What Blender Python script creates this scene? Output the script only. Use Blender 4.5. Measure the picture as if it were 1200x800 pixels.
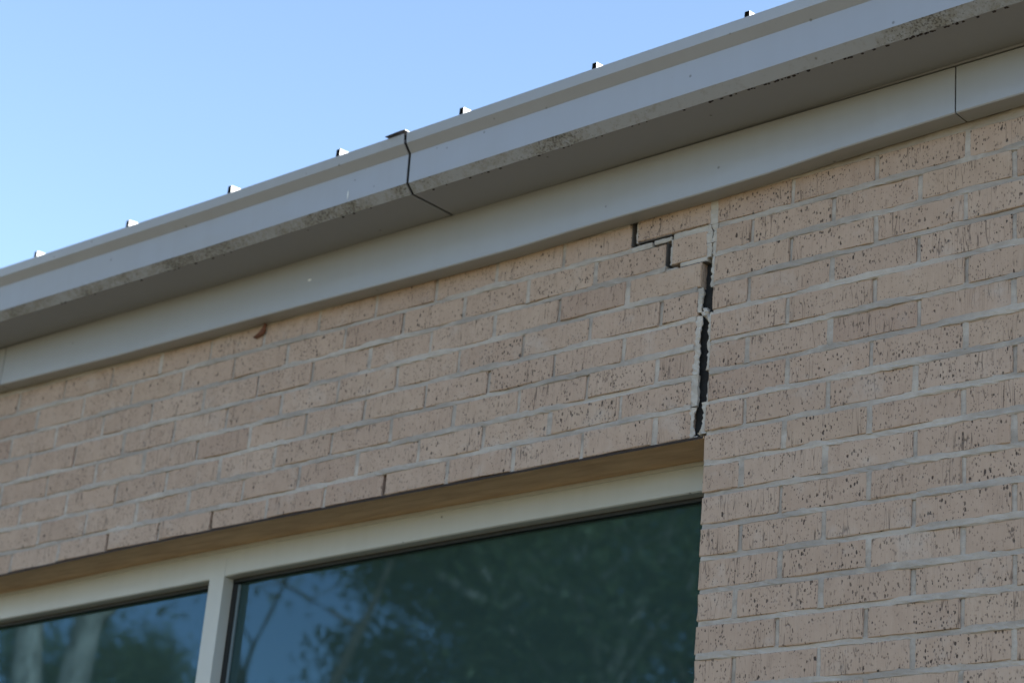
import bpy, math, random
import numpy as np
from mathutils import Matrix, Vector

for o in list(bpy.data.objects):
    bpy.data.objects.remove(o)
scene = bpy.context.scene
COL = scene.collection
Z0 = 3.65                       # height of the top brick course above the ground

# ---------------------------------------------------------------- camera
cd = bpy.data.cameras.new('camera')
cam = bpy.data.objects.new('camera', cd)
COL.objects.link(cam)
R_ = Vector((0.75165548, 0.65414459, 0.08431419))
U_ = Vector((0.1796293, -0.32603538, 0.92813482))
F_ = Vector((-0.63462378, 0.68249233, 0.36256982))
CAM = Vector((2.55922906, -3.35584813, -2.00959919 + Z0))
M = Matrix((R_, U_, -F_)).transposed().to_4x4()
M.translation = CAM
cam.matrix_world = M
cd.sensor_width = 36.0
cd.sensor_fit = 'HORIZONTAL'
cd.lens = 2516.16 / 1200 * 36
cd.clip_start = 0.05
cd.clip_end = 2000
cd.dof.use_dof = True
cd.dof.focus_distance = 4.15
cd.dof.aperture_fstop = 4.5
scene.camera = cam

# ---------------------------------------------------------------- sky and sun
SUN = Vector((0.80, 0.30, 0.56)).normalized()
world = bpy.data.worlds.new('World')
scene.world = world
world.use_nodes = True
wn = world.node_tree
sky = wn.nodes.new('ShaderNodeTexSky')
sky.sky_type = 'NISHITA'
sky.sun_disc = False
sky.sun_elevation = math.asin(SUN.z)
sky.sun_rotation = math.atan2(SUN.x, SUN.y)
sky.altitude = 200
sky.air_density = 1.0
sky.dust_density = 0.3
sky.ozone_density = 0.9
bg = wn.nodes['Background']
wn.links.new(sky.outputs[0], bg.inputs[0])
bg.inputs[1].default_value = 0.15
sl = bpy.data.lights.new('sun', 'SUN')
sl.energy = 4.6
sl.angle = math.radians(0.5)
sl.color = (1.0, 0.95, 0.88)
so = bpy.data.objects.new('sun', sl)
so.rotation_euler = SUN.to_track_quat('Z', 'Y').to_euler()
so.location = (20, 8, 20)
COL.objects.link(so)
vs = scene.view_settings
vs.view_transform = 'Standard'
vs.look = 'None'
vs.gamma = 1.0
vs.use_curve_mapping = False
vs.exposure = 1.24

# ---------------------------------------------------------------- helpers
def new_obj(name, verts, faces, mats=None, parent=None, loc=(0, 0, 0), mi=None, smooth=False):
    me = bpy.data.meshes.new(name)
    me.from_pydata([tuple(v) for v in verts], [], [tuple(f) for f in faces])
    for m in (mats or []):
        me.materials.append(m)
    if mi is not None:
        me.polygons.foreach_set('material_index', mi)
    if smooth:
        me.polygons.foreach_set('use_smooth', [True] * len(me.polygons))
    me.update()
    o = bpy.data.objects.new(name, me)
    COL.objects.link(o)
    o.location = loc
    if parent:
        o.parent = parent
    return o

def inst(name, me, parent, loc, scale=(1, 1, 1), rot=(0, 0, 0)):
    o = bpy.data.objects.new(name, me)
    COL.objects.link(o)
    o.parent = parent
    o.location = loc
    o.scale = scale
    o.rotation_euler = rot
    return o

class MB:
    def __init__(s):
        s.v = []; s.f = []; s.m = []
    def add(s, v, f, m=0):
        b = len(s.v)
        s.v += [tuple(q) for q in v]
        s.f += [tuple(i + b for i in q) for q in f]
        s.m += [m] * len(f)
    def box(s, x0, x1, y0, y1, z0, z1, m=0):
        v = [(x0, y0, z0), (x1, y0, z0), (x1, y1, z0), (x0, y1, z0),
             (x0, y0, z1), (x1, y0, z1), (x1, y1, z1), (x0, y1, z1)]
        s.add(v, [(3, 2, 1, 0), (4, 5, 6, 7), (0, 1, 5, 4), (1, 2, 6, 5), (2, 3, 7, 6), (3, 0, 4, 7)], m)
    def extrude(s, xs, prof, dz=None, cap=True, seg_m=None, jit=None):
        """closed profile [(y,z)] swept along x; dz(x) lets a long piece sag"""
        n = len(prof)
        v = []
        for k, x in enumerate(xs):
            d = dz(x) if dz else 0.0
            for i, (y, z) in enumerate(prof):
                jy, jz = jit(x, i) if jit else (0, 0)
                v.append((x, y + jy, z + d + jz))
        b = len(s.v)
        s.v += v
        for k in range(len(xs) - 1):
            for i in range(n):
                j = (i + 1) % n
                s.f.append((b + k * n + i, b + k * n + j, b + (k + 1) * n + j, b + (k + 1) * n + i))
                s.m.append(seg_m[i] if seg_m else 0)
        if cap:
            s.f.append(tuple(b + i for i in reversed(range(n)))); s.m.append(0)
            s.f.append(tuple(b + (len(xs) - 1) * n + i for i in range(n))); s.m.append(0)
    def build(s, name, mats, parent=None, loc=(0, 0, 0), smooth=False):
        return new_obj(name, s.v, s.f, mats, parent, loc, s.m, smooth)

def samples(a, b, step):
    n = max(1, int(round(abs(b - a) / step)))
    return [a + (b - a) * i / n for i in range(n + 1)]

def lerp_table(tab):
    xs = [t[0] for t in tab]; ys = [t[1] for t in tab]
    return lambda x: float(np.interp(x, xs, ys))

# ---------------------------------------------------------------- materials
def mat(name):
    m = bpy.data.materials.new(name)
    m.use_nodes = True
    nt = m.node_tree
    for n in list(nt.nodes):
        nt.nodes.remove(n)
    out = nt.nodes.new('ShaderNodeOutputMaterial')
    p = nt.nodes.new('ShaderNodeBsdfPrincipled')
    nt.links.new(p.outputs[0], out.inputs[0])
    return m, nt, p

class NT:
    """tiny node-graph helper"""
    def __init__(s, nt):
        s.nt = nt
        s.geo = nt.nodes.new('ShaderNodeNewGeometry')
        s.pos = s.geo.outputs['Position']
    def lk(s, a, b):
        s.nt.links.new(a, b)
    def map(s, scale, vec=None, loc=(0, 0, 0)):
        n = s.nt.nodes.new('ShaderNodeMapping')
        n.inputs['Scale'].default_value = scale
        n.inputs['Location'].default_value = loc
        s.lk(vec or s.pos, n.inputs[0])
        return n.outputs[0]
    def noise(s, scale, detail=3, rough=0.55, vec=None):
        n = s.nt.nodes.new('ShaderNodeTexNoise')
        n.inputs['Scale'].default_value = scale
        n.inputs['Detail'].default_value = detail
        n.inputs['Roughness'].default_value = rough
        s.lk(vec or s.pos, n.inputs['Vector'])
        return n.outputs[0]
    def voro(s, scale, vec=None, feature='F1'):
        n = s.nt.nodes.new('ShaderNodeTexVoronoi')
        n.feature = feature
        n.inputs['Scale'].default_value = scale
        s.lk(vec or s.pos, n.inputs['Vector'])
        return n
    def rng(s, v, a, b, c=0.0, d=1.0, smooth=False):
        n = s.nt.nodes.new('ShaderNodeMapRange')
        n.interpolation_type = 'SMOOTHSTEP' if smooth else 'LINEAR'
        for i, q in zip((1, 2, 3, 4), (a, b, c, d)):
            n.inputs[i].default_value = q
        s.lk(v, n.inputs[0])
        return n.outputs[0]
    def math(s, op, a, b=None, clamp=False):
        n = s.nt.nodes.new('ShaderNodeMath')
        n.operation = op
        n.use_clamp = clamp
        for i, q in enumerate((a, b)):
            if q is None: continue
            if isinstance(q, (int, float)): n.inputs[i].default_value = q
            else: s.lk(q, n.inputs[i])
        return n.outputs[0]
    def mix(s, fac, a, b, mode='MIX'):
        n = s.nt.nodes.new('ShaderNodeMix')
        n.data_type = 'RGBA'
        n.blend_type = mode
        n.clamp_factor = True
        if isinstance(fac, (int, float)): n.inputs[0].default_value = fac
        else: s.lk(fac, n.inputs[0])
        for i, q in ((6, a), (7, b)):
            if isinstance(q, tuple): n.inputs[i].default_value = (*q, 1)
            else: s.lk(q, n.inputs[i])
        return n.outputs[2]
    def ramp(s, v, stops, mode='LINEAR'):
        n = s.nt.nodes.new('ShaderNodeValToRGB')
        n.color_ramp.interpolation = mode
        e = n.color_ramp.elements
        while len(e) < len(stops): e.new(0.5)
        for q, (t, c) in zip(e, stops):
            q.position = t; q.color = (*c, 1)
        s.lk(v, n.inputs[0])
        return n.outputs[0]
    def bump(s, h, strength, dist, normal=None):
        n = s.nt.nodes.new('ShaderNodeBump')
        n.inputs['Strength'].default_value = strength
        n.inputs['Distance'].default_value = dist
        s.lk(h, n.inputs['Height'])
        if normal: s.lk(normal, n.inputs['Normal'])
        return n.outputs[0]

def brick_material():
    m, nt, p = mat('buff_brick')
    k = NT(nt)
    oi = nt.nodes.new('ShaderNodeObjectInfo')
    base = k.ramp(oi.outputs['Random'], [(0.0, (0.422, 0.312, 0.242)), (.22, (0.459, 0.342, 0.266)), (.45, (0.436, 0.322, 0.250)),
                                         (.62, (0.469, 0.354, 0.279)), (.80, (0.448, 0.334, 0.256)), (.90, (0.400, 0.289, 0.225)), (1.0, (0.455, 0.342, 0.265))])
    # offset each brick's grain so that neighbours differ
    vo = nt.nodes.new('ShaderNodeVectorMath'); vo.operation = 'ADD'
    cx = nt.nodes.new('ShaderNodeCombineXYZ')
    k.lk(k.math('MULTIPLY', oi.outputs['Random'], 37.0), cx.inputs[1])
    k.lk(k.pos, vo.inputs[0]); k.lk(cx.outputs[0], vo.inputs[1])
    P = vo.outputs[0]
    mott = k.noise(22, 4, .6, P)
    c = k.mix(k.rng(mott, .3, .7), k.mix(.5, base, (.83, .80, .79), 'MULTIPLY'), base)
    # drag grain: fine upright ridges of the wire-cut face
    g1 = k.noise(1, 4, .6, k.map((420, 420, 34), P))
    c = k.mix(k.rng(g1, .35, .72, 0, .28), c, k.mix(1.0, c, (.70, .66, .64), 'MULTIPLY'))
    # broad upright tonal bands
    g2 = k.noise(1, 2, .5, k.map((55, 55, 5), P))
    c = k.mix(k.rng(g2, .40, .68, 0, .16), c, k.mix(1.0, c, (.80, .74, .70), 'MULTIPLY'))
    # pits torn out of the face
    jit = k.noise(150, 2, .5, P)
    def pits(scale, sel, r0, r1):
        v = k.voro(scale, k.map((1, 1, .52), P))
        sep = nt.nodes.new('ShaderNodeSeparateColor'); k.lk(v.outputs['Color'], sep.inputs[0])
        on = k.math('GREATER_THAN', sep.outputs[0], sel)
        rad = k.math('MULTIPLY', k.rng(sep.outputs[1], 0, 1, r0, r1), k.rng(jit, .3, .7, .6, 1.5))
        d = k.math('SUBTRACT', rad, v.outputs['Distance'])
        return k.math('MULTIPLY', on, k.rng(d, -.02, .05, 0, 1, True)), sep
    p1, s1 = pits(142, .24, .10, .30)
    p2, s2 = pits(240, .25, .15, .34)
    p3, s3 = pits(64, .66, .04, .18)
    wn_ = nt.nodes.new('ShaderNodeTexWhiteNoise'); wn_.noise_dimensions = '1D'
    k.lk(k.math('MULTIPLY', oi.outputs['Random'], 913.0), wn_.inputs['W'])
    clus = k.math('MULTIPLY', k.rng(k.noise(28, 2, .5, P), .34, .54, .18, 1.0), k.rng(wn_.outputs['Value'], 0, .75, .6, 1.0))
    pm = k.math('MAXIMUM', k.math('MULTIPLY', k.math('MAXIMUM', p1, k.math('MULTIPLY', p2, .75)), clus), p3)
    # hairline upright tears
    tl = k.noise(1, 1, .5, k.map((95, 95, 7), P))
    tear = k.rng(k.math('ABSOLUTE', k.math('SUBTRACT', tl, .5)), .0, .014, 1, 0)
    tear = k.math('MULTIPLY', tear, k.rng(k.noise(1, 2, .5, k.map((16, 16, 13), P)), .46, .55, 0, .8))
    dark = k.math('MAXIMUM', pm, tear)
    pc = k.mix(s1.outputs[2], (.028, .023, .021), (.065, .045, .038))
    c = k.mix(k.math('MULTIPLY', dark, .92), c, pc)
    # pale mortar film left on parts of the faces
    film = k.rng(k.noise(9, 4, .65), .56, .74, 0, .35)
    c = k.mix(film, c, (.50, .45, .41))
    k.lk(c, p.inputs['Base Color'])
    p.inputs['Roughness'].default_value = .92
    p.inputs['Specular IOR Level'].default_value = .25
    h = k.math('ADD', k.math('MULTIPLY', g1, .5), k.math('MULTIPLY', dark, -1.4))
    h = k.math('ADD', h, k.math('MULTIPLY', mott, .5))
    k.lk(k.bump(h, .55, .0022), p.inputs['Normal'])
    return m

def mortar_material(name='grey_mortar', hi=(.455, .402, .357), lo=(.32, .282, .25)):
    m, nt, p = mat(name)
    k = NT(nt)
    n1 = k.noise(1, 4, .6, k.map((3.0, 3.0, 15)))
    n2 = k.noise(60, 4, .6)
    c = k.mix(k.rng(n1, .40, .60), lo, hi)
    c = k.mix(k.rng(k.noise(11, 4, .6), .56, .70, 0, .6), c, (.50, .445, .395))
    c = k.mix(k.rng(n2, .3, .75, 0, .5), c, k.mix(1.0, c, (.72, .70, .66), 'MULTIPLY'))
    k.lk(c, p.inputs['Base Color'])
    p.inputs['Roughness'].default_value = .95
    p.inputs['Specular IOR Level'].default_value = .2
    k.lk(k.bump(k.math('ADD', n2, k.noise(300, 3, .6)), .6, .002), p.inputs['Normal'])
    return m

def paint_material(name, col, rough=.38, dirt=0.0, speck=.5, spec=.85, streak=.12):
    m, nt, p = mat(name)
    k = NT(nt)
    st = k.noise(1, 4, .6, k.map((26, 26, 1.6)))
    c = k.mix(k.rng(st, .35, .7, 0, streak), col, (.22, .21, .19))
    if speck > 0:
        v = k.voro(26)
        sep = nt.nodes.new('ShaderNodeSeparateColor'); k.lk(v.outputs['Color'], sep.inputs[0])
        sp = k.math('MULTIPLY', k.math('GREATER_THAN', sep.outputs[0], 1 - .55 * speck), k.rng(v.outputs['Distance'], .05, .11, 1, 0))
        c = k.mix(k.math('MULTIPLY', sp, .8), c, (.10, .09, .075))
    rg = None
    if dirt > 0:
        big = k.rng(k.noise(2.6, 4, .65), .30, .72)
        a = k.noise(70, 5, .7)
        b = k.noise(210, 3, .6)
        dm = k.math('MULTIPLY', k.rng(k.math('ADD', a, k.math('MULTIPLY', big, .55)), .68, .98), dirt)
        c = k.mix(k.math('MULTIPLY', dm, .8), c, (.155, .130, .085))
        dm2 = k.math('MULTIPLY', k.rng(k.math('ADD', b, k.math('MULTIPLY', big, .5)), .82, .95), dirt)
        c = k.mix(dm2, c, (.045, .036, .028))
    k.lk(c, p.inputs['Base Color'])
    p.inputs['Roughness'].default_value = rough if dirt == 0 else .75
    p.inputs['Specular IOR Level'].default_value = spec
    k.lk(k.bump(k.noise(2.2, 3, .5, k.map((1, 1, 2.2))), .30, .02), p.inputs['Normal'])
    return m

def simple(name, col, rough=.6, noise=0.0, scale=20, dark=(.05, .04, .03), spec=.4, stretch=(1, 1, 1), lo=.4, hi=.7):
    m, nt, p = mat(name)
    k = NT(nt)
    if noise:
        n = k.noise(scale, 5, .62, k.map(stretch))
        k.lk(k.mix(k.rng(n, lo, hi, 0, noise), col, dark), p.inputs['Base Color'])
        k.lk(k.bump(n, .3, .003), p.inputs['Normal'])
    else:
        p.inputs['Base Color'].default_value = (*col, 1)
    p.inputs['Roughness'].default_value = rough
    p.inputs['Specular IOR Level'].default_value = spec
    return m

M_BRICK = brick_material()
M_MORT = mortar_material()
M_JOINT = mortar_material('pale_joint_mortar', (.52, .475, .43), (.38, .345, .31))
GUT = (.292, .296, .320)
M_GUT = paint_material('gutter_paint', GUT, .30, 0, .8)
M_GUTD = paint_material('gutter_paint_dirty', GUT, .6, .8, .5)
M_GUTU = paint_material('gutter_paint_underside', GUT, .5, 0, .15, .4, .05)
M_FRZ = paint_material('frieze_paint', (.31, .314, .325), .30, 0, .12, .8, .10)
M_FRAME = paint_material('window_paint', (.42, .42, .395), .36, 0, .35, .7, .10)
M_RUST = simple('rusty_lintel', (.57, .395, .245), .75, .75, 7, (.33, .21, .125), .3, (1, 6, 3), .35, .75)
M_RUSTE = simple('rusty_edge', (.035, .024, .020), .85, .6, 60, (.015, .012, .011), .3)
M_DARK = simple('gasket_and_gap_black', (.012, .012, .012), .5)  # real gaskets, plus painted dark for the seam gap and rib ends
M_REFL = simple('grey_reflection', (.16, .20, .22), .4)  # line of reflection beside the gasket, put into a colour
M_STRAP = simple('strap_metal', (.06, .05, .045), .5, .4, 60, (.02, .015, .012))
M_SHADE_BLACK = simple('crack_shade_black', (.020, .019, .019), .95, .5, 80, (.008, .008, .008))  # deep shade of the open joint as a near-black colour
M_SHADE_GREY = simple('crack_shade_grey', (.115, .105, .10), .95, .6, 50, (.05, .045, .042))  # shade in the step crack as a dark grey colour
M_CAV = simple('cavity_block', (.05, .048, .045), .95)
M_ROOF = simple('roof_metal', (.72, .72, .70), .45, .2, 14, (.45, .44, .42))
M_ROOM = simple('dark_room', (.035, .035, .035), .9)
M_LEAFB = simple('dry_leaf', (.16, .062, .035), .8, .6, 90, (.05, .022, .015))

def glass_material():
    m = bpy.data.materials.new('tinted_glass')
    m.use_nodes = True
    nt = m.node_tree
    for n in list(nt.nodes): nt.nodes.remove(n)
    k = NT(nt)
    out = nt.nodes.new('ShaderNodeOutputMaterial')
    gl = nt.nodes.new('ShaderNodeBsdfGlossy')
    gl.inputs['Color'].default_value = (.34, .60, .84, 1)
    gl.inputs['Roughness'].default_value = .012
    tr = nt.nodes.new('ShaderNodeBsdfTransparent')
    tr.inputs['Color'].default_value = (.30, .40, .40, 1)
    fr = nt.nodes.new('ShaderNodeFresnel')
    fr.inputs['IOR'].default_value = 1.66
    mx = nt.nodes.new('ShaderNodeMixShader')
    b = k.bump(k.noise(1.3, 2, .5, k.map((1.6, 1, 1))), .016, .05)
    k.lk(b, gl.inputs['Normal'])
    k.lk(fr.outputs[0], mx.inputs[0])
    k.lk(tr.outputs[0], mx.inputs[1])
    k.lk(gl.outputs[0], mx.inputs[2])
    df = nt.nodes.new('ShaderNodeBsdfDiffuse')
    df.inputs['Color'].default_value = (.022, .038, .033, 1)
    ad = nt.nodes.new('ShaderNodeAddShader')
    k.lk(mx.outputs[0], ad.inputs[0]); k.lk(df.outputs[0], ad.inputs[1])
    k.lk(ad.outputs[0], out.inputs[0])
    return m
M_GLASS = glass_material()

def ground_material():
    m, nt, p = mat('dry_lawn')
    k = NT(nt)
    n = k.noise(.5, 5, .6); n2 = k.noise(30, 4, .7)
    c = k.mix(k.rng(n, .35, .65), (.15, .11, .045), (.22, .16, .078))
    c = k.mix(k.rng(n2, .3, .7, 0, .5), c, (.06, .07, .025))
    k.lk(c, p.inputs['Base Color'])
    p.inputs['Roughness'].default_value = 1
    k.lk(k.bump(n2, .8, .03), p.inputs['Normal'])
    return m

# ---------------------------------------------------------------- ground
g = MB()
S = 600
g.add([(-S, -S, 0), (S, -S, 0), (S, S, 0), (-S, S, 0)], [(0, 1, 2, 3)])
ground = g.build('lawn', [ground_material()])
ground['kind'] = 'structure'
ground['label'] = 'dry lawn in front of the building'

# ---------------------------------------------------------------- building
bld = bpy.data.objects.new('brick_building', None)
COL.objects.link(bld)
bld['label'] = 'buff brick building with cracked wall, pale metal gutter and tinted window'
bld['category'] = 'building'
BL = (0, 0, Z0)
rnd = random.Random(11)

# --- where the courses lie on the wall face (x along the wall, z from the top course)
def pier_x(u, v):
    u2 = min(u, 4.5)
    return -0.00091 + .19884 * u2 + .00036 * v + .00181 * u2 * u2 - .00015 * u2 * v + (u - u2) * .2045
def pier_z(u, v):
    return -.00086 + .00023 * u - .0675 * v - .00008 * u * v
def pan_x(u, v):
    w = max(u, -12.0)
    return -.03628 + .19443 * w + .00057 * v - .00074 * w * w + .00015 * w * v + (u - w) * .211
def pan_z(u, v):
    w = max(u, -12.0)
    return -.00797 - .00027 * w - .06684 * v - .00004 * w * w + .00032 * w * v

HB = .0049                      # half a bed joint
D = .085                        # brick depth

def brick_geo(w, h, d, seed, nl=4):
    """brick with a torn, unevenly chamfered face; centred on x,z, face at y=0"""
    r = random.Random(seed)
    per = []
    for i in range(nl): per.append((-w / 2 + w * i / nl, -h / 2))
    per.append((w / 2, -h / 2)); per.append((w / 2, 0))
    for i in range(nl): per.append((w / 2 - w * i / nl, h / 2))
    per.append((-w / 2, h / 2)); per.append((-w / 2, 0))
    n = len(per)
    v = []
    for (x, z) in per:                                   # face outline
        a, b = r.uniform(.0006, .0036), r.uniform(.0006, .0032)
        v.append((x - math.copysign(a, x) if abs(abs(x) - w / 2) < 1e-6 else x, r.uniform(0, .0006),
                  z - math.copysign(b, z) if abs(abs(z) - h / 2) < 1e-6 else z))
    for (x, z) in per:                                   # arris
        jx = r.uniform(-.0010, .0010); jz = r.uniform(-.0010, .0010)
        v.append((x + jx, r.uniform(.0012, .0034), z + jz))
    for (x, z) in per:
        v.append((x, d, z))
    f = [tuple(range(n))]
    for a in (0, n):
        for i in range(n):
            j = (i + 1) % n
            f.append((a + i, a + n + i, a + n + j, a + j))
    return v, f

WB, HBK = .1905, .0575
def shared(w, n, s0):
    L = []
    for i in range(n):
        v, f = brick_geo(w, HBK, D, s0 + i)
        me = bpy.data.meshes.new('brick')
        me.from_pydata(v, [], f); me.materials.append(M_BRICK); me.update()
        L.append(me)
    return L
FULL = shared(WB, 14, 100)
HALF = shared(.090, 8, 300)

def put_brick(parent, x0, x1, z0, z1, dy=None, tilt=None):
    w, h = x1 - x0, z1 - z0
    lib, w0 = (FULL, WB) if w > .14 else (HALF, .090)
    me = rnd.choice(lib)
    flip = 1
    return inst('brick', me, parent, ((x0 + x1) / 2, rnd.uniform(-.0012, .0014) if dy is None else dy, (z0 + z1) / 2),
                (w / w0 * flip, 1, h / HBK), (rnd.uniform(-.004, .006), tilt if tilt is not None else rnd.uniform(-.0018, .0018), rnd.uniform(-.003, .003)))

mr = random.Random(5)
def bed_strip(mb, x0, x1, zf, half=HB, off=0.0):
    """struck bed joint: deeper under the brick above, near flush at the brick below"""
    xs = samples(x0, x1, .016)
    prof = [(.0024, half + .003), (.0016, 0), (.0010, -half - .0005), (.003, -half - .003), (.070, -half - .003), (.070, half + .003)]
    cache = {}
    ph = mr.uniform(0, 50)
    def jit(x, i):
        if i >= 4: return (0, 0)
        lw = .0016 * math.sin(x * 7 + ph) + .0014 * math.sin(x * 19 + ph * 2) + .0008 * math.sin(x * 43 + ph * 3)
        return (lw - .0008 + mr.uniform(-.0010, .0010) + off, mr.uniform(-.0012, .0012))
    mb.extrude(xs, prof, zf, True, None, jit)
def head_strip(mb, x0, x1, z0, z1, y=.0026, back=.07, e=.003):
    """upright joint between two bricks"""
    zs = samples(z0 - .001, z1 + .001, .010)
    v = []; f = []
    yo = y + mr.uniform(-.0034, .0016)
    for z in zs:
        v += [(x0 - e, yo + .0022 + mr.uniform(-.0006, .0006), z), ((x0 + x1) / 2, yo + mr.uniform(-.001, .001), z),
              (x1 + e, yo + .0018 + mr.uniform(-.0006, .0006), z), (x1 + e, back, z), (x0 - e, back, z)]
    for k in range(len(zs) - 1):
        for i in range(5):
            j = (i + 1) % 5
            f.append((k * 5 + i, k * 5 + j, k * 5 + 5 + j, k * 5 + 5 + i))
    n = len(zs) * 5
    f.append((0, 4, 3, 2, 1)); f.append(tuple(range(n - 5, n)))
    mb.add(v, f)

# ---- pier right of the crack
pm = MB()
PIER_EDGE = [.007, .0055, .0049, .005, .0042, .0048, .0056, .0036, .0034, .0053, .0057, .0070, .0073, .0082, .0084, .0095]
UMAX = 5
NR = 20
pier_bricks = []
for k in range(NR):
    edge = PIER_EDGE[k] if k < len(PIER_EDGE) else .0100
    js = [0.0] + ([1, 2, 3, 4, 5, 5.5] if k % 2 == 0 else [.5, 1.5, 2.5, 3.5, 4.5, 5.5])
    jw = [rnd.uniform(.0042, .0060) for _ in js]
    vm = k + .5
    jx = [pier_x(u, vm) + (rnd.uniform(-.003, .003) if u else 0) for u in js]
    for i in range(len(js) - 1):
        x0 = edge if i == 0 else jx[i] + jw[i]
        x1 = jx[i + 1] - jw[i + 1]
        um = (js[i] + js[i + 1]) / 2
        zt = pier_z(um, k) - HB + rnd.uniform(-.0012, .0008)
        zb = pier_z(um, k + 1) + HB + rnd.uniform(-.0008, .0012)
        pier_bricks.append((x0, x1, zb, zt))
        head_strip(pm, jx[i + 1] - jw[i + 1], jx[i + 1] + jw[i + 1], zb, zt)
    bed_strip(pm, edge + .004, pier_x(5.6, k + 1), lambda x, k=k: pier_z(x / .2, k + 1))
# mortar on top of the first course, up behind the frieze board
bed_strip(pm, .012, pier_x(5.6, 0), lambda x: pier_z(x / .2, 0) + .006, .009, .001)
pier = pm.build('pier', [M_MORT], bld, BL)
for q in pier_bricks:
    put_brick(pier, *q)

LSAG = lerp_table([(-4.2, -.034), (-2.42, -.0200), (-1.95, -.0090), (-1.4, -.002), (-.9, .0), (.1, .0)])
# ---- wall panel over the window, split away along the joint
wm = MB()
PAN_END = [None, None, -.0304, -.0349, -.0330, -.0349, -.0364, -.0351]
pan_bricks = []
UMIN = 17
for k in range(8):
    if k % 2 == 0: js = [-float(i) for i in range(0, UMIN + 1)] + [-(UMIN + .5)]
    else: js = [0.0] + [-(i + .5) for i in range(0, UMIN + 1)]
    vm = k + .5
    jw = [rnd.uniform(.0042, .0060) for _ in js]
    jx = [pan_x(u, vm) + (rnd.uniform(-.003, .003) if u else 0) for u in js]
    for i in range(len(js) - 1):
        x1 = (PAN_END[k] if i == 0 else jx[i] - jw[i])
        x0 = jx[i + 1] + jw[i + 1]
        um = (js[i] + js[i + 1]) / 2
        zt = pan_z(um, k) - HB + rnd.uniform(-.0012, .0008)
        zb = pan_z(um, k + 1) + HB + rnd.uniform(-.0008, .0012)
        if k == 7: zb = -.5440 + LSAG((x0 + x1) / 2) + rnd.uniform(-.0003, .0003)
        if k == 0 and i == 0 or k == 1 and i == 0:
            continue                                     # these two stay up with the pier (the wedge)
        if k == 0 and i == 1: x1 = -.2302
        if k == 1 and i == 1: x1 = -.1300
        pan_bricks.append((x0, x1, zb, zt))
        wl = js[i + 1]
        if k == 7 and abs(wl + 4.5) < .1:
            continue                                     # open weep joint
        if k == 7 and (abs(wl + 7.5) < .1 or abs(wl + 9.5) < .1):
            head_strip(wm, jx[i + 1] - jw[i + 1], jx[i + 1] + jw[i + 1], zb, zt, .024)
        else:
            head_strip(wm, jx[i + 1] - jw[i + 1], jx[i + 1] + jw[i + 1], zb, zt)
    right = [-.226, -.127, -.036, -.036, -.036, -.037, -.037, -.037][k]
    left = pan_x(-UMIN - .6, k)
    if k < 7:
        # under the wedge the bed mortar stays on the dropped bricks
        bed_strip(wm, left, {0: -.226, 1: -.127}.get(k, -.037), lambda x, k=k: pan_z(x / .2, k + 1))
    if k == 0:
        bed_strip(wm, left, -.235, lambda x: pan_z(x / .2, 0) + .004, .008, .001)
panel = wm.build('wall', [M_MORT], bld, BL)
for q in pan_bricks:
    put_brick(panel, *q)
# the wedge left hanging from the pier
put_brick(panel, -.2115, -.0131, -.0590, -.0020, -.001, .006)
put_brick(panel, -.1115, -.0185, -.1345, -.0735, .0005, -.004)

# ---- loose mortar along the step crack and the opened joint
jm = MB()
jr = random.Random(3)
def jag_piece(mb, pts_l, pts_r, y0, y1, jy=.002):
    """upright slab of mortar between two jagged outlines [(x,z)...] running downwards"""
    n = len(pts_l)
    v = []; f = []
    for (a, b) in zip(pts_l, pts_r):
        ya = y0 + jr.uniform(-jy, jy); yb = y0 + jr.uniform(-jy, jy); ym = y0 + jr.uniform(-jy, 0)
        xm = (a[0] + b[0]) / 2
        v += [(a[0], ya, a[1]), (xm, ym, (a[1] + b[1]) / 2), (b[0], yb + .001, b[1]), (b[0] + jr.uniform(-.002, .001), y1, b[1]), (a[0], y1, a[1])]
    for k in range(n - 1):
        for i in range(5):
            j = (i + 1) % 5
            f.append((k * 5 + i, k * 5 + 5 + i, k * 5 + 5 + j, k * 5 + j))
    f.append((0, 1, 2, 3, 4)); f.append(tuple(reversed(range((n - 1) * 5, n * 5))))
    mb.add(v, f)
def upright(mb, xl, xr, za, zb, y0, y1, step=.008, jl=.0, jrr=.0022):
    zs = samples(za, zb, step)
    def torn(a):
        out = []; cur = 0.0; hold = 0
        for _ in zs:
            if hold <= 0: cur = jr.uniform(-a, a); hold = jr.choice((1, 1, 2, 3))
            hold -= 1
            out.append(cur + jr.uniform(-a, a) * .3)
        return out
    tl_, tr_ = torn(jl), torn(jrr)
    L = [((xl(z) if callable(xl) else xl) + t, z) for z, t in zip(zs, tl_)]
    R = [((xr(z) if callable(xr) else xr) + t, z) for z, t in zip(zs, tr_)]
    jag_piece(mb, L, R, y0, y1)
PE = lerp_table([(-(i + .5) * .0675, e) for i, e in reversed(list(enumerate(PIER_EDGE)))])
PL = lerp_table([(-.53, -.0351), (-.45, -.0364), (-.38, -.0349), (-.30, -.0330), (-.23, -.0349), (-.16, -.0304)])
# filled joint beside the wedge
upright(jm, lambda z: -.016, lambda z: PE(z) + .003, .000, -.062, .002, .075, .006, 0, .0005)
upright(jm, lambda z: -.020, lambda z: -.0075 + .003 * math.sin(z * 130), -.0625, -.105, .002, .030, .005, 0, .0012)
upright(jm, lambda z: -.0045 + .003 * math.sin(z * 130), lambda z: PE(z) + .003, -.0625, -.105, .002, .050, .005, .0012, .0005)
upright(jm, lambda z: -.020, lambda z: -.006, -.106, -.137, .003, .075, .006, 0, .0015)
upright(jm, lambda z: -.0025, lambda z: PE(z) + .003, -.106, -.210, .003, .075, .006, .0012, .0005)
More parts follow.
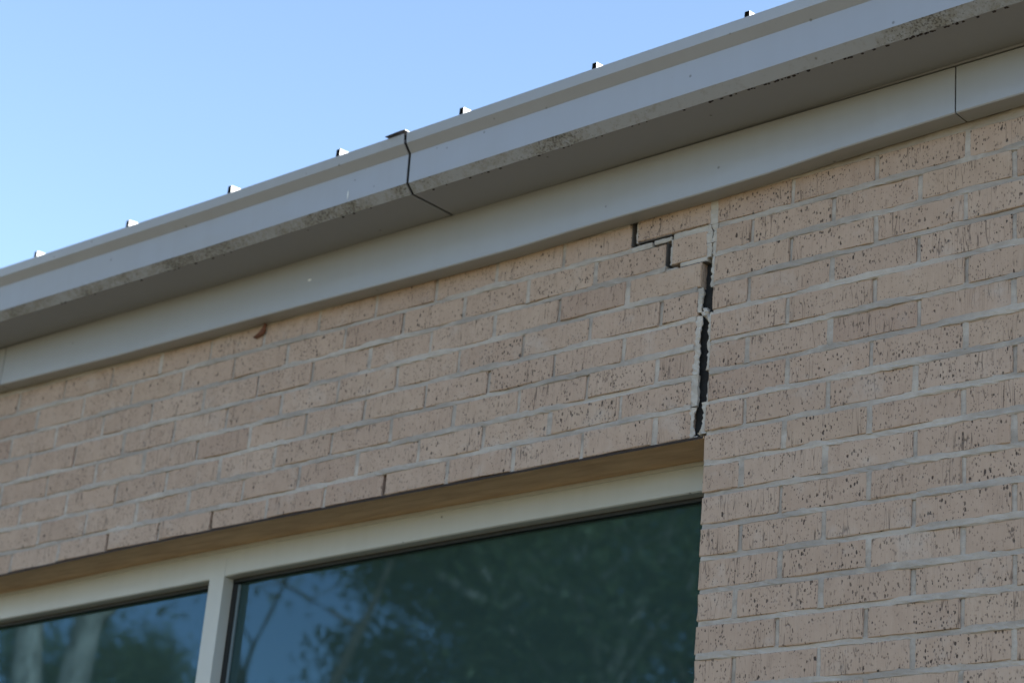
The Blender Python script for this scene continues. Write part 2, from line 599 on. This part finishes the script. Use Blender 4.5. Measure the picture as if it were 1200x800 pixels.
# left-hand and right-hand leaves of the torn joint, course by course
upright(jm, lambda z: PL(z) - .003, lambda z: -.0235, -.206, -.262, .003, .009, .006, 0, .0030)
upright(jm, lambda z: PL(z) - .003, lambda z: -.0225, -.272, -.405, .002, .006, .006, 0, .0032)
upright(jm, lambda z: PL(z) - .003, lambda z: -.0225, -.405, -.475, .002, .011, .008, 0, .0010)
upright(jm, lambda z: PL(z) - .003, lambda z: -.0265 - .003 * math.sin(z * 70), -.478, -.548, .003, .007, .006, 0, .0036)
upright(jm, lambda z: -.0035, lambda z: PE(z) + .003, -.268, -.398, .004, .030, .006, .0026, .0005)
upright(jm, lambda z: .0008, lambda z: PE(z) + .003, -.398, -.470, .006, .050, .007, .0010, .0005)
upright(jm, lambda z: -.0075 + .003 * math.sin(z * 60), lambda z: PE(z) + .003, -.470, -.540, .003, .030, .006, .0034, .0005)
# broken lumps hanging in the gap
def lump(mb, c, s, seed, sub=6):
    r = random.Random(seed)
    v = []; f = []
    for a in range(5):
        t = math.pi * (a + .5) / 5
        for b in range(sub):
            ph = 2 * math.pi * b / sub + .3 * a
            q = r.uniform(.75, 1.15)
            v.append((c[0] + s[0] * math.sin(t) * math.cos(ph) * q, c[1] + s[1] * math.sin(t) * math.sin(ph) * q, c[2] + s[2] * math.cos(t) * q))
    for a in range(4):
        for b in range(sub):
            f.append((a * sub + b, (a + 1) * sub + b, (a + 1) * sub + (b + 1) % sub, a * sub + (b + 1) % sub))
    f.append(tuple(range(sub))); f.append(tuple(reversed(range(4 * sub, 5 * sub))))
    mb.add(v, f)
lump(jm, (-.019, .014, -.262), (.010, .012, .013), 1)
lump(jm, (-.011, .016, -.275), (.007, .010, .009), 2)
lump(jm, (-.009, .012, -.536), (.009, .012, .007), 4)
lump(jm, (-.021, .010, -.547), (.010, .012, .006), 5)
# bed mortar of the wedge
def slab(mb, x0, x1, zt, zb, y0=.002, y1=.07):
    xs = samples(x0, x1, .008)
    v = []; f = []
    for x in xs:
        a, b = zt(x) + jr.uniform(-.0006, .0006), zb(x) + jr.uniform(-.0006, .0006)
        y = y0 + jr.uniform(-.0008, .0008)
        v += [(x, y + .001, a), (x, y, (a + b) / 2), (x, y + .0012, b), (x, y1, b), (x, y1, a)]
    for k in range(len(xs) - 1):
        for i in range(5):
            j = (i + 1) % 5
            f.append((k * 5 + i, k * 5 + j, k * 5 + 5 + j, k * 5 + 5 + i))
    f.append((4, 3, 2, 1, 0)); f.append(tuple(range(len(xs) * 5 - 5, len(xs) * 5)))
    mb.add(v, f)
slab(jm, -.226, -.170, lambda x: -.0672, lambda x: pan_z(x / .2, 1) - HB + .0005)
slab(jm, -.165, -.118, lambda x: -.0640, lambda x: -.0735, .004)
slab(jm, -.112, -.014, lambda x: -.0590, lambda x: -.0738, .004)
slab(jm, -.127, -.096, lambda x: -.1420, lambda x: pan_z(x / .2, 2) - HB + .0005)
slab(jm, -.088, -.016, lambda x: -.1345, lambda x: -.1440 + .0 * x, .002)
upright(jm, lambda z: -.2160, lambda z: -.2105, -.002, -.060, .003, .07, .007, .0008, 0)
upright(jm, lambda z: -.1158, lambda z: -.1105, -.074, -.134, .003, .07, .007, .0006, 0)
# added dark plates: shade inside the cracks, put into their colour
def shade_bed(x0, x1, z0, z1):
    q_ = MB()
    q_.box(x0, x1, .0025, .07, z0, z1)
    q_.build('crack_shade', [M_SHADE_GREY], bld, BL)
shade_bed(-.209, -.117, -.0608, -.0586)
shade_bed(-.086, -.019, -.1458, -.1442)
def shade_plate(x0, x1, z0, z1, y0, y1, m=None):  # plate whose dark colour stands for shade in the gap
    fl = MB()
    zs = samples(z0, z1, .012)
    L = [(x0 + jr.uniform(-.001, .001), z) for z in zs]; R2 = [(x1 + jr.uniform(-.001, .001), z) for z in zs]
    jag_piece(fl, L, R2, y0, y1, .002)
    fl.build('crack_shade', [m or M_SHADE_BLACK], bld, BL)
shade_plate(-.0335, .0075, -.205, -.548, .017, .075)
shade_plate(-.0290, .0070, -.140, -.204, .022, .075)
shade_plate(-.2297, -.2290, -.004, -.062, .004, .075, M_SHADE_GREY)
shade_plate(-.1295, -.1288, -.076, -.134, .004, .075, M_SHADE_GREY)
cj = jm.build('cracked_joint', [M_JOINT], bld, BL)
cj['label'] = 'torn pale mortar joint with an open black crack'

# ---- back-up wall behind the bricks, so the crack looks into a dark cavity
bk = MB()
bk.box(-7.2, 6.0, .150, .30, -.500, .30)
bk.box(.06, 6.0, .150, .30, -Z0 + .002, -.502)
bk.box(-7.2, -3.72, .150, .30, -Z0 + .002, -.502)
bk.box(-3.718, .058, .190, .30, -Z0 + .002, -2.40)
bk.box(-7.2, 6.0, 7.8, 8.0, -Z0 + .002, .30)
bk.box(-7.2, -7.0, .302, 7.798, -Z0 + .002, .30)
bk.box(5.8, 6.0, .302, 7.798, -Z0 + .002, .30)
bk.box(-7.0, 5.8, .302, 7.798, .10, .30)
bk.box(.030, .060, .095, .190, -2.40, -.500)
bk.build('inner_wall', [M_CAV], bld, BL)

# ---- the rest of the brickwork, out of the picture, down to the ground
st = MB()
def field(x0, x1, k0, k1, zf=lambda k: -.0677 * k):
    for k in range(k0, k1):
        x = x0
        first = True
        while x < x1 - .05:
            w = (.0965 if (k % 2 and first) else .1932)
            w = min(w, x1 - x)
            v, f = brick_geo(w - .0005, HBK, D, rnd.randint(0, 9999), 2)
            cx, cz = x + w / 2, zf(k) - .0338
            st.add([(a + cx, b, c + cz) for a, b, c in v], f, 0)
            x += w + .010
            first = False
    st.box(x0, x1, .006, .080, zf(k1), zf(k0) + (.03 if k0 == 0 else 0), 1)
ZB = int(Z0 / .0677)
zr = pier_z(5, 0); 
field(pier_x(5.5, 0) + .0065, 5.98, 0, NR, lambda k: pier_z(5, k))
field(.012, 5.98, NR, ZB, lambda k: pier_z(2, k))
field(-7.18, pan_x(-UMIN - .5, 4) - .006, 0, 8, lambda k: pan_z(-UMIN, k))
field(-7.18, -3.72, 8, ZB, lambda k: pan_z(-UMIN, 8) - .0677 * (k - 8))
field(-3.715, .0, 36, ZB)
so_ = st.build('far_brickwork', [M_BRICK, M_MORT], bld, BL)
so_['kind'] = 'stuff'

# ---- steel lintel over the window
lm = MB()
xs = samples(-3.72, .0025, .12)
lm.extrude(xs, [(-.0015, -.5462), (-.0015, -.5520), (.1185, -.5515), (.1185, -.5460), (.020, -.5460), (.014, -.5400), (.010, -.5462)], LSAG, True, [1, 0, 0, 0, 0, 1, 1])
lm.build('lintel', [M_RUST, M_RUSTE], bld, BL)

# ---- window
HSAG = lerp_table([(-4.2, -.045), (-2.558, -.0310), (-1.678, -.0170), (-1.56, -.011), (-.622, .0), (.1, .001)])
fm = MB()
fm.extrude(samples(-3.72, .028, .12), [(.120, -.5300), (.120, -.6170), (.1235, -.6195), (.152, -.6195), (.152, -.530)], HSAG)
win = fm.build('window', [M_FRAME], bld, BL)
win['label'] = 'tinted window in a cream metal frame reflecting trees'
t = MB()
t.extrude(samples(-3.70, .02, .12), [(.1205, -.5500), (.1165, -.5520), (.1165, -.5600), (.1205, -.5615)], LSAG)
t.build('frame_bead', [M_FRAME], win)
MULL = [-1.6580, -3.27]
for x in MULL:
    q = MB()
    zt = HSAG(x + .03) - .5705
    q.extrude([x, x + .004, x + .052, x + .056], [(.119, zt), (.119, -2.36), (.152, -2.36), (.152, zt)])
    q.build('mullion', [M_FRAME], win)
q = MB(); q.box(-.030, .0285, .1195, .152, -2.36, -.6200); q.build('jamb', [M_FRAME], win)
q = MB(); q.box(-3.72, -3.66, .1195, .152, -2.36, -.660); q.build('jamb', [M_FRAME], win)
q = MB(); q.box(-3.72, .0285, .112, .152, -2.42, -2.361); q.build('sill', [M_FRAME], win)
bays = [(MULL[0] + .056, -.030), (MULL[1] + .056, MULL[0]), (-3.66, MULL[1])]
for (a, b) in bays:
    s = HSAG((a + b) / 2)
    q = MB()
    q.extrude(samples(a + .001, b - .001, .12), [(.1500, -.6197), (.1500, -.6290), (.162, -.6290), (.162, -.6197)], HSAG)
    q.box(a + .0002, a + .014, .153, .182, -2.36, -.6305 + HSAG(a))
    q.box(b - .014, b - .0002, .153, .182, -2.36, -.6305 + HSAG(b))
    q.build('gasket', [M_DARK], win)
    q = MB()
    q.box(a + .0142, a + .020, .158, .1625, -2.36, -.6330 + HSAG(a))
    q.build('reflection_strip', [M_REFL], win)  # added strip that paints a reflection line on the glass edge
    q = MB()
    q.box(a + .003, b - .003, .163, .169, -2.36, -.6100 + HSAG(a))
    q.build('pane', [M_GLASS], win)
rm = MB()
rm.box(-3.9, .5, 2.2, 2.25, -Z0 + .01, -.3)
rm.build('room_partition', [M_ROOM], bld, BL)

# ---- frieze board between wall and gutter
FB = lerp_table([(-7, .0), (-2.55, .0005), (-1.99, -.0095), (-1.44, -.0110), (-.86, -.0165), (-.54, -.0170), (-.33, -.0110), (0, -.0085), (.17, -.0045), (.35, .0060), (.61, .0135), (.76, .0160), (6, .016)])
def frieze(x0, x1):
    q = MB()
    xs = samples(x0, x1, .09)
    n = len(xs)
    v = []
    for x in xs:
        b = FB(x)
        v += [(x, -.0015, b), (x, -.0440, b), (x, -.0462, b + .0025), (x, -.0465, .1165), (x, -.0015, .1165)]
    f = []
    for k in range(n - 1):
        for i in range(5):
            j = (i + 1) % 5
            f.append((k * 5 + i, k * 5 + j, k * 5 + 5 + j, k * 5 + 5 + i))
    f.append((4, 3, 2, 1, 0)); f.append(tuple(range(n * 5 - 5, n * 5)))
    q.add(v, f)
    return q.build('frieze_board', [M_FRZ], bld, BL)
frieze(-6.9, -2.519)
frieze(-2.515, .6115)
frieze(.6148, 5.98)
q = MB(); q.box(-7.0, 5.98, -.0430, -.0020, .022, .1160); q.build('packing_strip', [M_DARK], bld, BL)
q = MB(); q.box(-7.0, 5.98, -.0445, .150, .1215, .262); q.build('fascia', [M_GUTU], bld, BL)

# ---- box gutter in two lengths
PROF = [(-.0450, .1190), (-.0460, .1187), (-.1853, .1165), (-.2070, .1370), (-.2092, .2115), (-.2280, .2325), (-.2310, .2565), (-.2300, .2580), (-.2225, .2580),
        (-.2215, .2565), (-.2255, .2340), (-.2070, .2135), (-.2045, .1385), (-.1840, .1190), (-.0480, .1215), (-.0480, .2500), (-.0450, .2500)]
SEG = [2, 2, 1, 0, 0, 0, 0, 0, 0, 0, 2, 2, 2, 2, 2, 2, 2]
GS1 = lerp_table([(-7, .004), (-2.35, .0005), (-1.46, -.0050), (-.75, -.0010)])
GS2 = lerp_table([(-.74, -.0022), (-.4, -.0005), (.28, .0030), (.8, .0085), (6, .010)])
def wob(seed):
    r = random.Random(seed)
    a = [r.uniform(0, 6) for _ in range(4)]
    return lambda x, i: (.0007 * math.sin(2.3 * x + a[0]) if 2 <= i <= 12 else 0, .0006 * math.sin(3.1 * x + a[1] + .3 * i))
def gutter(x0, x1, gs, seed, dy=0.0):
    q = MB()
    q.extrude(samples(x0, x1, .08), [(y + (dy if y < -.1 else 0), z) for y, z in PROF], gs, False, SEG, wob(seed))
    return q.build('gutter', [M_GUT, M_GUTD, M_GUTU], bld, BL)
gl_ = gutter(-6.98, -.7515, GS1, 1)
gl_['label'] = 'gutter length left of the open seam'
gr_ = gutter(-.7425, 5.98, GS2, 2, -.0005)
gr_['label'] = 'gutter length right of the open seam'
# black backing added behind the open seam so the gap stays dark
q = MB()
SP = [(-.0500, .1235), (-.1835, .1215), (-.2030, .1395), (-.2055, .2135), (-.2235, .2340), (-.2260, .2545), (-.2200, .2545), (-.2180, .2360), (-.1990, .2155), (-.1970, .1425), (-.1810, .1255), (-.0500, .1275)]
q.extrude([-.82, -.747, -.67], SP)
q.build('seam_dark_backing', [M_DARK], gl_)
# bent strap on the lip at the seam
q = MB()
q.add([(-.806, -.241, .2580), (-.760, -.239, .2615), (-.745, -.236, .2630), (-.745, -.190, .2645), (-.760, -.190, .2635), (-.806, -.190, .2610),
       (-.806, -.241, .2568), (-.760, -.239, .2595), (-.745, -.236, .2608), (-.745, -.190, .2625), (-.760, -.190, .2615), (-.806, -.190, .2605)],
      [(0, 1, 4, 5), (1, 2, 3, 4), (6, 11, 10, 7), (7, 10, 9, 8), (0, 6, 7, 1), (1, 7, 8, 2), (2, 8, 9, 3), (3, 9, 10, 4), (4, 10, 11, 5), (5, 11, 6, 0)])
sm = q.build('seam_strap', [M_STRAP, M_ROOF], gr_)
for i_ in (1, 6): sm.data.polygons[i_].material_index = 1
# dried drips of dirt hanging along the lower front edge
q = MB()
dr = random.Random(9)
for i in range(150):
    x = dr.uniform(-2.4, 1.4) if i < 60 else dr.uniform(.1, 1.2)
    gs = GS2 if x > -.745 else GS1
    s = dr.uniform(.0016, .0036)
    lump(q, (x, -.1835 + dr.uniform(-.001, .003), .1165 + gs(x)), (s * 1.5, s, s * .8), i, 4)
o = q.build('dirt_drips', [M_RUSTE], bld, BL)
o['kind'] = 'stuff'

# a pale dropping on the gutter face and a chip on the frieze board
M_WHITE = simple('dried_white', (.70, .69, .66), .8)
q = MB(); lump(q, (-.9470, -.2088, .1530), (.0024, .0010, .0110), 71, 6); q.build('dropping', [M_WHITE], gl_)
q = MB(); lump(q, (-1.2303, -.0468, .0532), (.0070, .0012, .0035), 72, 6); q.build('paint_chip', [M_WHITE], bld, BL)

# ---- metal roof with ribs
SL = .10
q = MB()
q.add([(-7, -.205, .246), (5.98, -.205, .246), (5.98, 8.2, .246 + 8.4 * SL), (-7, 8.2, .246 + 8.4 * SL),
       (-7, -.205, .2445), (5.98, -.205, .2445), (5.98, 8.2, .20 + 8.4 * SL), (-7, 8.2, .20 + 8.4 * SL)],
      [(0, 1, 2, 3), (7, 6, 5, 4), (0, 4, 5, 1), (1, 5, 6, 2), (2, 6, 7, 3), (3, 7, 4, 0)])
roof = q.build('roof', [M_ROOF], bld, BL)
RV = [(-.007, 0, 0), (.007, 0, 0), (.006, 0, .028), (-.006, 0, .028)]
L_ = 8.3
rv = []
rf = []
for (x, y, z) in RV: rv.append((x, 0, z))
for (x, y, z) in RV: rv.append((x * .90, .008, z * .92 + .0015))
for (x, y, z) in RV: rv.append((x, L_, z + L_ * SL))
rf = [(4, 5, 6, 7)] + [(i, (i + 1) % 4, 4 + (i + 1) % 4, 4 + i) for i in range(4)] + [(i, 8 + i, 8 + (i + 1) % 4, (i + 1) % 4) for i in range(4)] + [(11, 10, 9, 8)]
rme = bpy.data.meshes.new('roof_rib')
rme.from_pydata(rv, [], rf)
rme.materials.append(M_ROOF); rme.materials.append(M_DARK)
for i_ in range(5): rme.polygons[i_].material_index = 1  # shade of the open rib ends painted as black faces
rme.update()
for i in range(-11, 15):
    inst('roof_rib', rme, roof, (-.582 + .401 * i + random.Random(i).uniform(-.004, .004), -.2220, .2520))

# ---- dry leaf caught under the frieze board
def dry_leaf():
    q = MB()
    n = 9
    v = []; f = []
    for i in range(n):
        t_ = i / (n - 1)
        cx = .006 - .034 * t_ ** 1.6
        cz = -.034 * t_ - .004 * math.sin(3 * t_)
        w = .0035 + .0075 * math.sin(math.pi * min(1, t_ * 1.02)) ** .8 if t_ > .25 else .003 + .004 * t_
        ux, uz = .75, -.5 + .3 * t_
        for s_, yy in ((-1, -.004), (0, -.011 - .004 * t_), (1, -.003)):
            v.append((cx + ux * w * s_, yy, cz + uz * w * s_))
        for s_, yy in ((1, -.0025), (0, -.009 - .004 * t_), (-1, -.0032)):
            v.append((cx + ux * w * s_, yy, cz + uz * w * s_))
    for i in range(n - 1):
        for j in range(6):
            k_ = (j + 1) % 6
            f.append((i * 6 + j, i * 6 + k_, i * 6 + 6 + k_, i * 6 + 6 + j))
    f.append(tuple(range(6))); f.append(tuple(reversed(range(n * 6 - 6, n * 6))))
    q.add(v, f)
    o = q.build('dry_leaf', [M_LEAFB], None, (-1.432, .0, Z0 - .012), True)
    o['label'] = 'small curled brown dry leaf caught under the frieze board'
    o['category'] = 'leaf'
dry_leaf()

# ---------------------------------------------------------------- trees seen in the window
def leaf_material(name, a, b):
    m, nt, p = mat(name)
    k = NT(nt)
    c = k.mix(k.rng(k.noise(1.1, 3, .6), .35, .65), a, b)
    c = k.mix(k.rng(k.noise(2.2, 3, .6), .40, .62, 0, .8), c, tuple(q * .45 for q in a))
    k.lk(c, p.inputs['Base Color'])
    p.inputs['Roughness'].default_value = .6
    tl = nt.nodes.new('ShaderNodeBsdfTranslucent')
    k.lk(k.mix(1.0, c, (1.0, .95, .5), 'MULTIPLY'), tl.inputs['Color'])
    ad = nt.nodes.new('ShaderNodeAddShader')
    out = [n for n in nt.nodes if n.type == 'OUTPUT_MATERIAL'][0]
    k.lk(p.outputs[0], ad.inputs[0]); k.lk(tl.outputs[0], ad.inputs[1]); k.lk(ad.outputs[0], out.inputs[0])
    return m
M_L = [leaf_material('leaf_dark_green', (.07, .10, .04), (.11, .14, .055)),
       leaf_material('leaf_green', (.09, .12, .04), (.13, .16, .055)),
       leaf_material('leaf_olive', (.09, .10, .035), (.14, .14, .06))]
M_BARK = simple('grey_bark', (.17, .14, .11), .9, .6, 12, (.06, .05, .04), .2, (1, 1, .2))
M_PALE = simple('pale_bark', (.56, .52, .43), .85, .95, 7, (.10, .09, .07), .2, (1, 1, .45))

def tube(mb, pts, rad, n=7):
    v = []; f = []
    for i, pnt in enumerate(pts):
        d = (pts[min(i + 1, len(pts) - 1)] - pts[max(i - 1, 0)]).normalized()
        a = d.orthogonal().normalized(); b = d.cross(a)
        for k in range(n):
            t_ = 2 * math.pi * k / n
            v.append(pnt + (a * math.cos(t_) + b * math.sin(t_)) * rad[i])
    for i in range(len(pts) - 1):
        for k in range(n):
            j = (k + 1) % n
            f.append((i * n + k, i * n + j, i * n + n + j, i * n + n + k))
    f.append(tuple(reversed(range(n)))); f.append(tuple(range(len(v) - n, len(v))))
    mb.add(v, f)

def limb(r, a, d, length, seg=5, wig=.18, up=.1):
    pts = [a.copy()]
    dd = d.normalized()
    for i in range(seg):
        dd = (dd + Vector((r.uniform(-wig, wig), r.uniform(-wig, wig), r.uniform(-wig, wig) + up))).normalized()
        pts.append(pts[-1] + dd * length / seg)
    return pts

def leaves(centres, n, size, spread, seed):
    rg = np.random.default_rng(seed)
    C = np.array([tuple(c) for c in centres])
    idx = rg.integers(0, len(C), n)
    pos = C[idx] + rg.normal(0, 1, (n, 3)) * spread
    a = rg.normal(0, 1, (n, 3)); a /= np.linalg.norm(a, axis=1)[:, None]
    b = rg.normal(0, 1, (n, 3)); b -= a * (a * b).sum(1)[:, None]; b /= np.linalg.norm(b, axis=1)[:, None]
    s = size * rg.uniform(.6, 1.4, (n, 1))
    v = np.stack([pos - a * s, pos + b * s * .55, pos + a * s, pos - b * s * .55], 1).reshape(-1, 3)
    f = np.arange(n * 4).reshape(-1, 4)
    return v, f

def mesh_np(name, v, f, m, parent):
    me = bpy.data.meshes.new(name)
    me.vertices.add(len(v)); me.vertices.foreach_set('co', v.astype(np.float32).ravel())
    me.loops.add(f.size); me.loops.foreach_set('vertex_index', f.ravel().astype(np.int32))
    me.polygons.add(len(f)); me.polygons.foreach_set('loop_start', np.arange(0, f.size, 4, dtype=np.int32))
    me.materials.append(m); me.update()
    o = bpy.data.objects.new(name, me); COL.objects.link(o); o.parent = parent
    return o

def tree(label, loc, height, trunk_r, crown_r, crown_z, nleaf, lmat, bark, seed, leaf=.06, nl=16, conifer=False, fork=None, spread=.35):
    r = random.Random(seed)
    root = bpy.data.objects.new('tree', None); COL.objects.link(root)
    root.location = loc
    root['label'] = label; root['category'] = 'tree'; root['group'] = 'trees reflected in the window'
    tm = MB(); bm_ = MB()
    cent = []
    top = Vector((r.uniform(-.3, .3), r.uniform(-.3, .3), height * (.97 if conifer else .8)))
    n = 9
    pts = [Vector((0, 0, -.05)).lerp(top, i / (n - 1)) + Vector((r.uniform(-.08, .08), r.uniform(-.08, .08), 0)) * (i > 0) for i in range(n)]
    rad = [trunk_r * (1 - .85 * (i / (n - 1)) ** 1.1) for i in range(n)]
    if fork:
        hgt, d1, d2, ln = fork
        base = Vector((0, 0, hgt))
        tube(tm, [Vector((0, 0, -.05)), Vector((.03, 0, hgt * .5)), base], [trunk_r * 1.15, trunk_r, trunk_r * .9], 12)
        starts = []
        for d_ in (d1, d2):
            lp = limb(r, base - Vector((0, 0, .25)), Vector(d_), ln, 8, .07, .03)
            tube(tm, lp, [trunk_r * (.72 - .05 * i) for i in range(len(lp))], 10)
            starts += lp[3:]
    else:
        tube(tm, pts, rad, 10)
        starts = None
    for i in range(nl):
        if conifer:
            z = crown_z + (height - crown_z) * (i + .5) / nl
            L = crown_r * (1 - (z - crown_z) / (height - crown_z)) ** .8 + .25
            for q in range(5):
                an = r.uniform(0, 6.28)
                d_ = Vector((math.cos(an), math.sin(an), r.uniform(-.1, .25)))
                lp = limb(r, Vector((top.x * z / height, top.y * z / height, z)), d_, L * r.uniform(.7, 1.1), 4, .12, .04)
                tube(bm_, lp, [.03, .025, .018, .012, .006], 4)
                cent += lp[1:] + [lp[-1] * .6 + lp[-2] * .4]
        else:
            if starts: a = r.choice(starts)
            else:
                tt = r.uniform(.35, 1.0); a = pts[int(tt * (n - 1))]
            an = r.uniform(0, 6.28)
            d_ = Vector((math.cos(an), math.sin(an), r.uniform(.35, 1.2)))
            L = crown_r * r.uniform(.65, 1.15)
            lp = limb(r, a, d_, L, 6, .2, .06)
            r0 = trunk_r * r.uniform(.25, .42)
            tube(bm_, lp, [r0 * (1 - .14 * k_) for k_ in range(7)], 6)
            for q in range(4):
                s_ = r.choice(lp[2:])
                lp2 = limb(r, s_, Vector((r.uniform(-1, 1), r.uniform(-1, 1), r.uniform(-.2, .9))), L * .5, 4, .25, .03)
                tube(bm_, lp2, [r0 * .35, r0 * .28, r0 * .2, r0 * .12, r0 * .06], 4)
                cent += [c_ for c_ in lp2[1:] if c_.z > crown_z]
            cent += [c_ for c_ in lp[3:] if c_.z > crown_z]
    tm.build('trunk', [bark], root, smooth=True)
    bm_.build('limbs', [bark], root, smooth=True)
    v, f = leaves(cent, nleaf, leaf, spread, seed)
    mesh_np('crown', v, f, lmat, root)
    return root

tree('pale twin-trunked tree mirrored at the left end of the window', (-13.75, -8.05, 0), 12, .27, 3.0, 7.6, 14000, M_L[2], M_PALE, 1,
     fork=(4.2, (-.08, .08, 1), (.10, -.16, 1), 5.5), nl=5)
tree('hazy distant leafy tree mirrored left of the mullion', (-33.6, -24.4, 0), 13.2, .25, 2.6, 8.0, 16000, M_L[0], M_BARK, 2, leaf=.065, nl=12)
tree('thin nearly bare tree mirrored just right of the mullion', (-16.3, -13.1, 0), 10.2, .11, 2.0, 5.4, 700, M_L[2], M_BARK, 13, leaf=.05, nl=13,
     fork=(5.2, (-.20, .16, 1), (.22, -.16, 1), 4.5))
tree('dense dark conifer mirrored in the middle of the wide pane', (-17.2, -17.35, 0), 12.8, .24, 2.9, 3.5, 45000, M_L[0], M_BARK, 4, leaf=.055, nl=24, conifer=True, spread=.22)
tree('open tree with pale bending limbs mirrored right of the conifer', (-14.9, -16.2, 0), 11.5, .20, 3.0, 6.3, 18000, M_L[1], M_PALE, 25, leaf=.055, nl=14,
     fork=(5.6, (-.15, .1, 1), (.30, -.1, .9), 4.0))
tree('broad dark leafy tree mirrored beside the brick pier', (-15.6, -20.5, 0), 13.5, .30, 4.2, 4.6, 17000, M_L[0], M_BARK, 6, leaf=.065, nl=24, spread=.30)
tree('tall dark tree mirrored behind the broad tree', (-19.8, -23.0, 0), 13.0, .30, 3.6, 4.0, 5000, M_L[1], M_BARK, 7, leaf=.065, nl=18, spread=.32)
